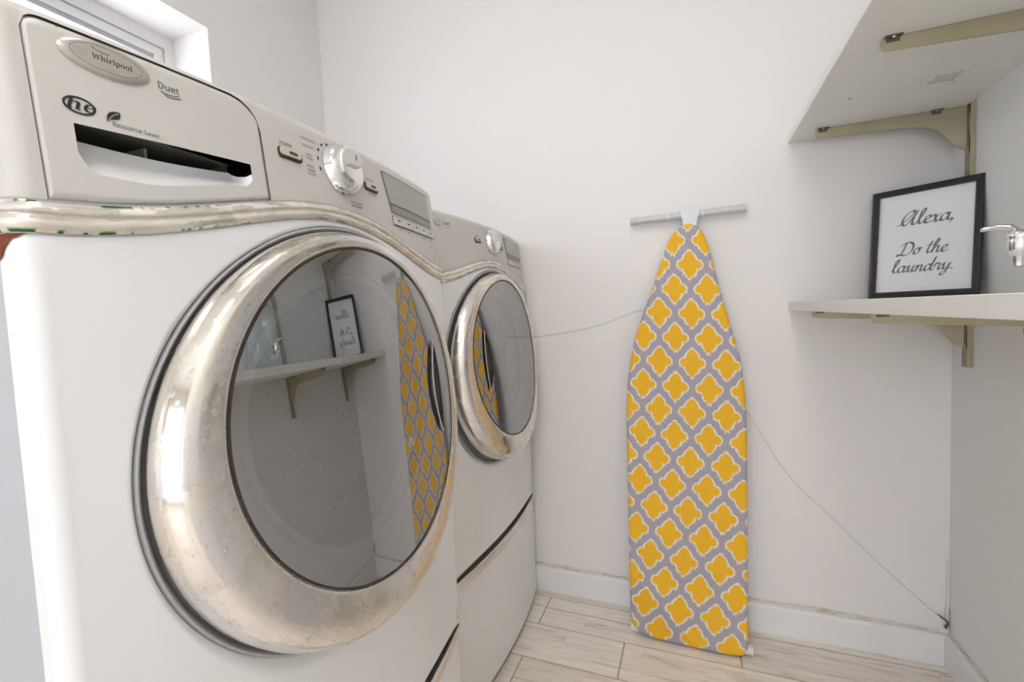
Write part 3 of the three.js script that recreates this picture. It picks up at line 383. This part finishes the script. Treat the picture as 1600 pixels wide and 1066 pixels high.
// ------------------------------------------------------------------ ironing board leaning on the back wall
{
  const b = thing('ironing_board', 'folded ironing board with yellow and grey quatrefoil cover leaning on the wall', 'ironing board', null, [0, 0, 0.158]);
  const tilt = Math.atan(0.088); b.rotation.x = -tilt; const V = (y) => y / Math.cos(tilt);
  const out = [[-0.004, 1.291], [-0.034, 1.282], [-0.060, 1.257], [-0.077, 1.218], [-0.097, 1.159], [-0.117, 1.1], [-0.139, 1.044], [-0.162, 0.98], [-0.184, 0.898], [-0.197, 0.817], [-0.203, 0.74], [-0.2045, 0.6], [-0.204, 0.39], [-0.203, 0.186], [-0.2, 0.066], [-0.191, 0.034], [-0.168, 0.017], [-0.12, 0.0095], [-0.03, 0.0068], [0.05, 0.0065], [0.1, 0.008], [0.121, 0.015], [0.131, 0.04], [0.133, 0.15], [0.136, 0.335], [0.139, 0.521], [0.1405, 0.67], [0.137, 0.79], [0.127, 0.877], [0.109, 0.953], [0.085, 1.049], [0.067, 1.128], [0.052, 1.197], [0.036, 1.25], [0.019, 1.279]];
  const curve = new THREE.CatmullRomCurve3(out.map(([x, y]) => new THREE.Vector3(x, V(y), 0)), true, 'centripetal'), N = 220, pts = curve.getSpacedPoints(N).slice(0, N);
  const nor = pts.map((p, i) => { const a = pts[(i + 1) % N], c = pts[(i + N - 1) % N]; return [-(a.y - c.y), a.x - c.x].map((q) => q / Math.hypot(a.x - c.x, a.y - c.y)); });
  const inset = (k) => { const A = new THREE.Vector2(...nor[0]); let s = pts[0].y > 0.6 ? 1 : -1; const inward = nor[0][1] < 0 ? 1 : -1; return pts.map((p, i) => [p.x + nor[i][0] * k * inward, p.y + nor[i][1] * k * inward]); };
  const rings = [[0.013, 0.0125], [0.009, 0.0122], [0.005, 0.0108], [0.002, 0.008], [0.0004, 0.004], [0, 0], [0.0006, -0.004], [0.003, -0.008], [0.016, -0.010], [0.022, -0.010]];
  const P = [], UV = [], IX = [];
  const puff = (x, v, z) => z + 0.0012 * (fbm(x * 16, v * 16, 12, 2) - 0.5);
  const uvOf = (x, v) => [(x + 0.23) / 0.4, (v - 0.0) / 1.32];
  rings.forEach(([k, z], j) => inset(k).forEach(([x, v], i) => { P.push(x, v, j < 5 ? puff(x, v, z) : z); UV.push(...uvOf(...(j < 5 ? [x, v] : [x + nor[i][0] * -0.0, v]))); }));
  for (let j = 0; j < rings.length - 1; j++) for (let i = 0; i < N; i++) { const a = j * N + i, c = j * N + ((i + 1) % N); IX.push(a, a + N, c, c, a + N, c + N); }
  const tri = THREE.ShapeUtils.triangulateShape(inset(rings[0][0]).map(([x, y]) => new THREE.Vector2(x, y)), []); tri.forEach((t) => IX.push(...t));
  const g = new THREE.BufferGeometry(); g.setAttribute('position', new THREE.Float32BufferAttribute(P, 3)); g.setAttribute('uv', new THREE.Float32BufferAttribute(UV, 2)); g.setIndex(IX); g.computeVertexNormals();
  // the print: quatrefoils on a half-drop lattice, measured in metres on the cloth, with ragged ikat edges
  const print = dataTex(900, 2048, (u, v) => {
    const x = -0.23 + u * 0.4, y = (v * 1.32) * Math.cos(tilt);
    const jx = 0.0024 * (hash(Math.floor(x / 0.0016), Math.floor(y / 0.02), 3) - 0.5), jy = 0.0052 * (hash(Math.floor(x / 0.0017), Math.floor(y / 0.03), 9) - 0.5);
    let r = (1.0204 - y) / 0.0751; let c = (x + 0.0989 + 0.0004 * r * r) / (0.0943 + 0.0005 * r); r = (1.0204 - y - 0.0076 * c) / 0.0751; c = (x + 0.0989 + 0.0004 * r * r) / (0.0943 + 0.0005 * r);
    let best = 9; const r0 = Math.floor(r);
    for (const k of [r0, r0 + 1]) { const o = ((k % 2) + 2) % 2 ? 0.5 : 0, c0 = Math.round(c - o) + o; const X = (c - c0) * 0.0945 + jx * 0.5, Y = (r - k) * 0.0751 + jy; const ax = Math.abs(X), ay = Math.abs(Y); const hcap = Math.hypot(Math.max(ax - 0.0215, 0), ay) - 0.0130, ta = clamp(ay / 0.0415), vw = 0.0195 * Math.pow(Math.max(0, 1 - Math.pow(ta, 2.6)), 0.75), ver = Math.max(ax - vw, ay - 0.0415) * 0.8; best = Math.min(best, hcap, ver); }
    const n = 8 * (fbm(x * 300, y * 300, 1, 2) - 0.5) + 7 * ((Math.floor(x / 0.0012) + Math.floor(y / 0.0012)) % 2 - 0.5), Y0 = [244, 186, 40], W0 = [233, 224, 212], G0 = [174, 166, 172];
    const a = smooth(-0.0008, 0.0006, best), e = smooth(0.0042, 0.0054, best + 0.4 * jy);
    return [0, 1, 2].map((k) => lerp(lerp(Y0[k], W0[k], a), G0[k], e) + n);
  }, true, false);
  part('cover', g, std([1, 1, 1], 0.85, { map: print }), b, 'padded cover with yellow quatrefoils edged in white on grey');
  part('board_pan', (() => { const s = new THREE.Shape(inset(0.018).map(([x, y]) => new THREE.Vector2(x, y))), q = new THREE.ExtrudeGeometry(s, { depth: 0.008, bevelEnabled: false }); q.translate(0, 0, -0.0175); return q; })(), M.tubeGrey, b);
  // nose bracket and the two foot bars of the folded legs
  { const s = new THREE.Shape(); [[-0.021, 0], [-0.023, 0.028], [-0.028, 0.040], [-0.030, 0.056], [0.026, 0.058], [0.0245, 0.040], [0.018, 0.028], [0.014, 0]].forEach(([x, y], i) => (i ? s.lineTo(x, y) : s.moveTo(x, y))); const q = new THREE.ExtrudeGeometry(s, { depth: 0.012, bevelEnabled: true, bevelSize: 0.002, bevelThickness: 0.002, bevelSegments: 2 }); q.translate(-0.001, V(1.281), -0.012); part('nose_bracket', q, M.whitePlastic, b); }
  const foot = (y, x0, x1, z, r, cap, label) => { const f = part('foot_bar', rod([x0 + 0.02, V(y[0]), z], [x1 - 0.02, V(y[1]), z], r, 24), M.tubeGrey, b, label); part('end_cap', merge([rod([x0, V(y[0]), z], [x0 + 0.022, V(y[0]), z], r * 1.12, 24)]), cap, f); part('end_cap', rod([x1 - 0.022, V(y[1]), z], [x1, V(y[1]), z], r * 1.12, 24), cap, f); for (const q of [-0.07, 0.03]) part('tube_clip', rod([q, V(lerp(y[0], y[1], 0.5)), z], [q + 0.006, V(lerp(y[0], y[1], 0.5)), z], r * 1.14, 20), M.whitePlastic, f); return f; };
  foot([1.3215, 1.325], -0.184, 0.156, -0.014, 0.0108, M.capGrey, 'grey tube beyond the nose');
  foot([0.0185, 0.0185], -0.203, 0.146, -0.022, 0.0135, M.whitePlastic, 'grey tube with white end caps on the floor');
  for (const [x0, x1] of [[-0.012, -0.03], [0.004, -0.01]]) part('leg', rod([x0, V(1.325), -0.017], [x1, V(0.03), -0.024], 0.0085, 14), M.tubeGrey, b);
  shadows(b);
}

// ------------------------------------------------------------------ shelves, standards and brackets on the right wall
const ST = [0.091, 0.545, 1.0], XF = 0.2685;
const UP = 1.4998, LO = 1.0116, SZ1 = 1.24;
{
  const U = (name, label, y0, t) => { const s = thing(name, label, 'shelf', 'laminate wall shelves', [XF, y0, 0.003]); part('shelf_board', RB(0, XR - XF - 0.016, 0, t, 0, SZ1, 0.0012), M.shelf, s); part('edge_band', B(-0.0006, 0.0006, 0.001, t - 0.001, 0.001, SZ1 - 0.001), std([0.86, 0.85, 0.815], 0.4), s); return s; };
  const u = U('wall_shelf', 'upper white laminate shelf seen from below, with sticker residue underneath', UP, 0.021);
  U('wall_shelf', 'lower white laminate shelf carrying the black framed print', LO, 0.0245);
  // screw holes and remains of a sticker on the underside
  for (const [x, z] of [[0.078, 0.275], [0.30, 0.60]]) part('screw_hole', (() => { const g = new THREE.CylinderGeometry(0.0022, 0.0022, 0.001, 10); g.translate(x, -0.0003, z); return g; })(), M.seam, u);
  const st = canvasTex(256, 256, (c) => { c.clearRect(0, 0, 256, 256); c.fillStyle = 'rgba(226,222,212,.9)'; c.fillRect(90, 70, 110, 120); c.strokeStyle = 'rgba(120,112,98,.9)'; for (let i = 0; i < 34; i++) { c.lineWidth = 1 + 3 * hash(i, 1); const x = i % 2 ? 30 + 60 * hash(i, 2) : 180 + 50 * hash(i, 2), y = 20 + 210 * hash(i, 3); c.beginPath(); c.moveTo(x, y); c.lineTo(x + 8 * hash(i, 4), y + 22 * hash(i, 5)); c.stroke(); } });
  const sg = new THREE.PlaneGeometry(0.1, 0.09); sg.rotateX(Math.PI / 2); sg.translate(0.235, -0.0006, 0.30); part('sticker_residue', sg, new THREE.MeshStandardMaterial({ map: st, transparent: true, roughness: 0.8, side: THREE.DoubleSide }), u);
}
function standard(z, label) { // slotted channel
  const s = thing('shelf_standard', label, 'standard', 'slotted shelf standards', [XR, 0, z]);
  const y0 = 0.853, y1 = 2.2, w = 0.0095, d = 0.0135, sh = new THREE.Shape(); sh.moveTo(-w, y0); sh.lineTo(w, y0); sh.lineTo(w, y1); sh.lineTo(-w, y1); sh.closePath();
  for (let y = y0 + 0.03; y < y1 - 0.03; y += 0.032) for (const k of [-1]) { const h = new THREE.Path(); h.moveTo(-0.003, y); h.lineTo(0.001, y); h.lineTo(0.001, y + 0.018); h.lineTo(-0.003, y + 0.018); h.closePath(); sh.holes.push(h); }
  const g = new THREE.ExtrudeGeometry(sh, { depth: 0.0016, bevelEnabled: false }); g.rotateY(-Math.PI / 2); g.translate(-d + 0.0016, 0, 0);
  part('channel', merge([g, B(-d, -0.0005, y0, y1, w - 0.0016, w), B(-d, -0.0005, y0, y1, -w, -w + 0.0016)]), M.zinc, s); part('slot_shadow', B(-0.0028, -0.0008, y0 + 0.002, y1 - 0.002, -w + 0.002, w - 0.002), M.zincDark, s); return s;
}
standard(ST[0], 'slotted metal standard close to the corner, behind the framed print'); standard(ST[1], 'slotted metal standard along the middle of the two shelves'); standard(ST[2], 'slotted metal standard nearest the front end of the shelves');
function bracket(z, y, label, len) { // pressed steel arm with a curved gusset, tip away from the wall
  const b = thing('shelf_bracket', label, 'bracket', 'pressed steel shelf brackets', [XR - 0.0145, y, z]);
  const s = new THREE.Shape(); s.moveTo(0, -0.0005); s.lineTo(-len, -0.0005); s.quadraticCurveTo(-len - 0.006, -0.001, -len - 0.006, -0.014); s.quadraticCurveTo(-len - 0.004, -0.0225, -len + 0.01, -0.023); s.lineTo(-0.11, -0.033); s.bezierCurveTo(-0.07, -0.036, -0.05, -0.05, -0.033, -0.078); s.bezierCurveTo(-0.026, -0.094, -0.012, -0.104, 0, -0.106); s.closePath();
  const g = new THREE.ExtrudeGeometry(s, { depth: 0.0032, bevelEnabled: true, bevelSize: 0.0007, bevelThickness: 0.0007, bevelOffset: -0.0007, bevelSegments: 2, curveSegments: 14 }); g.translate(0, 0, -0.0016);
  part('arm', g, M.zinc, b);
  for (const [x, n] of [[-len + 0.012, 1], [-0.06, 0]]) { const t = part('fixing_tab', merge([RB(x - 0.013, x + 0.013, -0.0022, -0.0004, -0.011, 0.011, 0.0006), B(x - 0.01, x + 0.01, -0.010, -0.002, 0.0016, 0.0028)]), M.zincDark, b); part('screw', (() => { const q = new THREE.SphereGeometry(0.0036, 14, 8); q.scale(1, 0.6, 1); q.translate(x, -0.003, 0.0065); return q; })(), M.chrome, t); }
  part('hook', B(-0.002, 0.012, -0.098, -0.008, -0.0012, 0.0004), M.zincDark, b); return b;
}
bracket(ST[0], UP, 'steel bracket by the corner under the upper shelf', 0.3135); bracket(ST[1], UP, 'steel bracket under the middle of the upper shelf, cut by the picture edge', 0.309); bracket(ST[2], UP, 'steel bracket under the front end of the upper shelf', 0.302);
bracket(ST[0], LO, 'steel bracket by the corner under the lower shelf', 0.322); bracket(ST[1], LO, 'steel bracket under the lower shelf just below the framed print', 0.322); bracket(ST[2], LO, 'steel bracket under the front end of the lower shelf', 0.335);

// ------------------------------------------------------------------ framed print leaning in the corner
{
  const W = 0.2185, H = 0.2885, T = 0.019, f = thing('framed_print', 'black framed print with script lettering leaning in the corner on the lower shelf', 'picture frame', null, [0.5405, LO + 0.0252, 0.108]);
  f.rotation.order = 'YXZ'; f.rotation.y = -0.593; f.rotation.x = -0.128;
  // moulding profile: across the face from outer edge (0) to the inner edge (w), height z
  const prof = [[0, -0.012], [0, 0.0035], [0.0012, 0.005], [0.0055, 0.0055], [0.0072, 0.004], [0.0092, 0.0042], [0.0105, 0.0022], [0.0135, 0.002], [0.0148, 0.0004], [0.0148, -0.004]];
  const side = (ax, ay, bx, by, nx, ny) => { const g = grid(1, prof.length - 1, (a, b) => { const [w, z] = prof[Math.round(b * (prof.length - 1))], k = a ? -1 : 1, tx = Math.sign(bx - ax), ty = Math.sign(by - ay); return [lerp(ax, bx, a) + nx * w + tx * w * k, lerp(ay, by, a) + ny * w + ty * w * k, z]; }); const n = g.toNonIndexed(); n.computeVertexNormals(); return n; };
  const a = W / 2;
  for (const q of [[-a, 0, a, 0, 0, 1], [a, 0, a, H, -1, 0], [a, H, -a, H, 0, -1], [-a, H, -a, 0, 1, 0]]) part('moulding', side(...q), M.frameBlack, f);
  part('backing_board', RB(-a + 0.002, a - 0.002, 0.002, H - 0.002, -0.0125, -0.0085, 0.0008), std([0.09, 0.075, 0.06], 0.8), f);
  const S = 3600, w = W - 0.028, h = H - 0.028;
  const G = {
    a: [[[0.85, 0.75], [0.6, 1], [0.25, 0.85], [0.1, 0.45], [0.2, 0.08], [0.45, 0.05], [0.7, 0.35], [0.9, 1]], [[0.9, 1], [0.8, 0.4], [0.85, 0.1], [1, 0.05], [1.2, 0.3]], 1.12],
    l: [[[0, 0.3], [0.3, 0.9], [0.55, 1.7], [0.5, 2.05], [0.3, 1.9], [0.2, 1.2], [0.2, 0.4], [0.35, 0.05], [0.6, 0.15], [0.75, 0.35]], 0.68],
    e: [[[0, 0.35], [0.4, 0.5], [0.65, 0.75], [0.55, 1], [0.3, 0.9], [0.15, 0.5], [0.25, 0.1], [0.5, 0.02], [0.85, 0.3]], 0.8],
    x: [[[0, 0.75], [0.2, 1], [0.35, 0.85], [0.45, 0.3], [0.6, 0.02], [0.9, 0.25]], [[0.85, 1], [0.6, 0.8], [0.3, 0.2], [0.05, 0]], 0.88],
    A: [[[-0.25, 0.1], [0.15, 0.25], [0.8, 1], [1.3, 1.75], [1.1, 2.0], [0.65, 1.75], [0.25, 1], [0.3, 0.25], [0.62, 0.03], [1.0, 0.45], [1.35, 1.25], [1.6, 1.95]], [[1.6, 1.95], [1.38, 1], [1.38, 0.2], [1.6, 0.02], [1.9, 0.3]], 1.85],
    ',': [[[0.12, 0.18], [0.18, 0.02], [0.0, -0.35]], 0.5], '.': [[[0.1, 0.12], [0.22, 0.06]], 0.5],
    D: [[[0.55, 1.9], [0.45, 1], [0.2, 0.1], [-0.1, -0.05], [-0.25, 0.15], [0.1, 0.15], [0.6, -0.02], [1.1, 0.1], [1.5, 0.8], [1.4, 1.6], [0.9, 1.95], [0.3, 1.8], [0, 1.4]], 1.65],
    o: [[[0.6, 0.95], [0.25, 0.85], [0.1, 0.4], [0.25, 0.05], [0.55, 0.1], [0.75, 0.5], [0.6, 0.95], [0.8, 0.85], [1.05, 0.9]], 0.95],
    t: [[[0.45, 1.75], [0.3, 1], [0.2, 0.3], [0.35, 0.03], [0.6, 0.2], [0.75, 0.4]], [[0, 1.15], [0.75, 1.25]], 0.66],
    h: [[[0, 0.3], [0.35, 1], [0.55, 1.8], [0.45, 2.05], [0.3, 1.8], [0.2, 0.9], [0.1, 0]], [[0.12, 0.3], [0.4, 0.85], [0.65, 0.95], [0.7, 0.6], [0.65, 0.2], [0.8, 0.02], [1.05, 0.3]], 1],
    u: [[[0, 0.6], [0.2, 1], [0.2, 0.4], [0.3, 0.05], [0.55, 0.15], [0.8, 0.95]], [[0.8, 1], [0.7, 0.3], [0.85, 0.03], [1.1, 0.3]], 1.05],
    n: [[[0, 0.6], [0.2, 0.98], [0.2, 0.5], [0.1, 0]], [[0.15, 0.4], [0.5, 0.95], [0.7, 0.85], [0.65, 0.3], [0.8, 0.03], [1.05, 0.3]], 1],
    d: [[[0.8, 0.75], [0.55, 1], [0.2, 0.8], [0.1, 0.35], [0.25, 0.03], [0.5, 0.15], [0.75, 0.6], [0.95, 1.4], [1.05, 2]], [[1.05, 2], [0.85, 0.9], [0.8, 0.2], [0.95, 0.03], [1.2, 0.3]], 1.14],
    r: [[[0, 0.5], [0.2, 1.1], [0.3, 0.95], [0.6, 0.95], [0.55, 0.4], [0.65, 0.05], [0.95, 0.3]], 0.88],
    y: [[[0, 0.6], [0.2, 1], [0.2, 0.4], [0.3, 0.08], [0.55, 0.15], [0.8, 0.9]], [[0.85, 1], [0.7, 0.2], [0.5, -0.6], [0.2, -0.8], [0.1, -0.5], [0.5, -0.1], [1.1, 0.3]], 1.05], ' ': [0.55],
  };
  const tex = canvasTex(Math.round(w * S), Math.round(h * S), (c, CW, CH) => {
    c.fillStyle = 'rgb(250,249,249)'; c.fillRect(0, 0, CW, CH); c.fillStyle = 'rgb(88,86,86)';
    const nib = (pts, k, th) => { const q = new THREE.CatmullRomCurve3(pts.map(([x, y]) => new THREE.Vector3(x, y, 0)), false, 'centripetal').getPoints(pts.length * 10), dx = Math.cos(0.55) * th, dy = Math.sin(0.55) * th; for (let i = 0; i < q.length - 1; i++) { const A = q[i], D = q[i + 1]; c.beginPath(); c.moveTo(A.x - dx, A.y + dy); c.lineTo(A.x + dx, A.y - dy); c.lineTo(D.x + dx, D.y - dy); c.lineTo(D.x - dx, D.y + dy); c.closePath(); c.fill(); } c.lineWidth = th * 0.55; c.strokeStyle = c.fillStyle; c.beginPath(); q.forEach((p, i) => (i ? c.lineTo(p.x, p.y) : c.moveTo(p.x, p.y))); c.stroke(); };
    const write = (s, x, y, k, th) => { for (const ch of s) { const gl = G[ch], adv = gl[gl.length - 1]; gl.slice(0, -1).forEach((st) => nib(st.map(([a, b]) => [x + (a + 0.22 * b) * k, y - b * k]), k, th)); x += adv * k; } };
    const wd = (s) => [...s].reduce((t, ch) => t + G[ch][G[ch].length - 1], 0);
    const line = (s, cx, y, width) => { const k = width / wd(s); write(s, cx - width / 2 - 0.1 * k, y, k, k * 0.165); };
    line('Alexa,', CW * 0.53, CH * 0.325, CW * 0.58); line('Do the', CW * 0.5, CH * 0.625, CW * 0.50); line('laundry.', CW * 0.505, CH * 0.80, CW * 0.66);
  });
  part('printed_sheet', (() => { const g = new THREE.PlaneGeometry(w, h); g.translate(0, H / 2, -0.0072); return g; })(), std([1, 1, 1], 0.7, { map: tex }), f, 'white sheet with grey script lettering');
  part('glass_pane', B(-w / 2, w / 2, 0.014, H - 0.014, -0.0052, -0.0034), M.glassPane, f);
  shadows(f);
}
{ // glass drink dispenser on the lower shelf: only the lever and spout of its tap reach into the picture
  const y0 = LO + 0.0245, c = [0.5545, y0, 0.706], d = thing('drink_dispenser', 'clear dimpled glass drink dispenser with a chrome tap on the lower shelf', 'dispenser', null, c);
  const prof = [[0.001, 0.012], [0.08, 0.012], [0.09, 0.02], [0.093, 0.04], [0.093, 0.185], [0.088, 0.205], [0.072, 0.22], [0.062, 0.235]];
  const g = new THREE.LatheGeometry(densify(prof, 8).map(([r, y]) => new THREE.Vector2(r, y)), 96), p = g.attributes.position; for (let i = 0; i < p.count; i++) { const x = p.getX(i), y = p.getY(i), z = p.getZ(i), a = Math.atan2(z, x), r = Math.hypot(x, z); if (y > 0.03 && y < 0.2) { const k = 1 + 0.016 * Math.cos(a * 24 + (Math.floor(y / 0.018) % 2) * Math.PI) * Math.cos((y / 0.018) * Math.PI * 2); p.setX(i, x * k); p.setZ(i, z * k); } } g.computeVertexNormals();
  part('jar', g, phys([0.93, 0.97, 0.98], 0.02, { transmission: 1, thickness: 0, ior: 1.6 }), d);
  part('jar_base', new THREE.LatheGeometry([[0.0, 0], [0.072, 0], [0.074, 0.004], [0.072, 0.012], [0, 0.012]].map((q) => new THREE.Vector2(...q)), 48), M.satin, d);
  part('jar_lid', new THREE.LatheGeometry([[0, 0.256], [0.03, 0.256], [0.062, 0.251], [0.066, 0.246], [0.066, 0.232], [0.062, 0.231]].map((q) => new THREE.Vector2(...q)), 48), M.satin, d);
  const yt = 0.062, tap = part('tap', (() => { const body = new THREE.LatheGeometry([[0, -0.024], [0.0065, -0.0245], [0.0072, -0.023], [0.0072, -0.010], [0.0105, -0.006], [0.0128, 0.001], [0.0128, 0.012], [0.0118, 0.0135], [0.0118, 0.0155], [0.013, 0.017], [0.0125, 0.023], [0.009, 0.027], [0, 0.028]].map((q) => new THREE.Vector2(...q)), 32); body.translate(-0.1195, yt, 0); return merge([body, rod([-0.113, yt + 0.004, 0], [-0.086, yt + 0.004, 0], 0.008), rod([-0.099, yt + 0.004, 0], [-0.094, yt + 0.004, 0], 0.014)]); })(), M.chrome, d, 'chrome tap');
  part('tap_lever', (() => { const sec = [[0.004, 0.0075, 0.009, -0.014], [-0.006, 0.0085, 0.006, 0.0], [-0.02, 0.006, 0.0042, 0.004], [-0.030, 0.0052, 0.0036, 0.0035], [-0.036, 0.0055, 0.0036, 0.0025], [-0.0385, 0.004, 0.0026, 0.002], [-0.0395, 0.0005, 0.0005, 0.002]]; const q = grid(20, 30, (a, b) => { const j = b * (sec.length - 1), i = Math.min(sec.length - 2, Math.floor(j)), f = j - i, s = sec[i].map((v, n) => lerp(v, sec[i + 1][n], f)), t = a * TAU; return [s[0] , s[3] + s[2] * Math.sin(t), s[1] * Math.cos(t)]; }); q.rotateY(-0.55); q.translate(-0.1195, yt + 0.031, 0); return q; })(), M.chrome, tap, 'tapering chrome lever');
  shadows(d);
}
renderer.render(scene, camera);
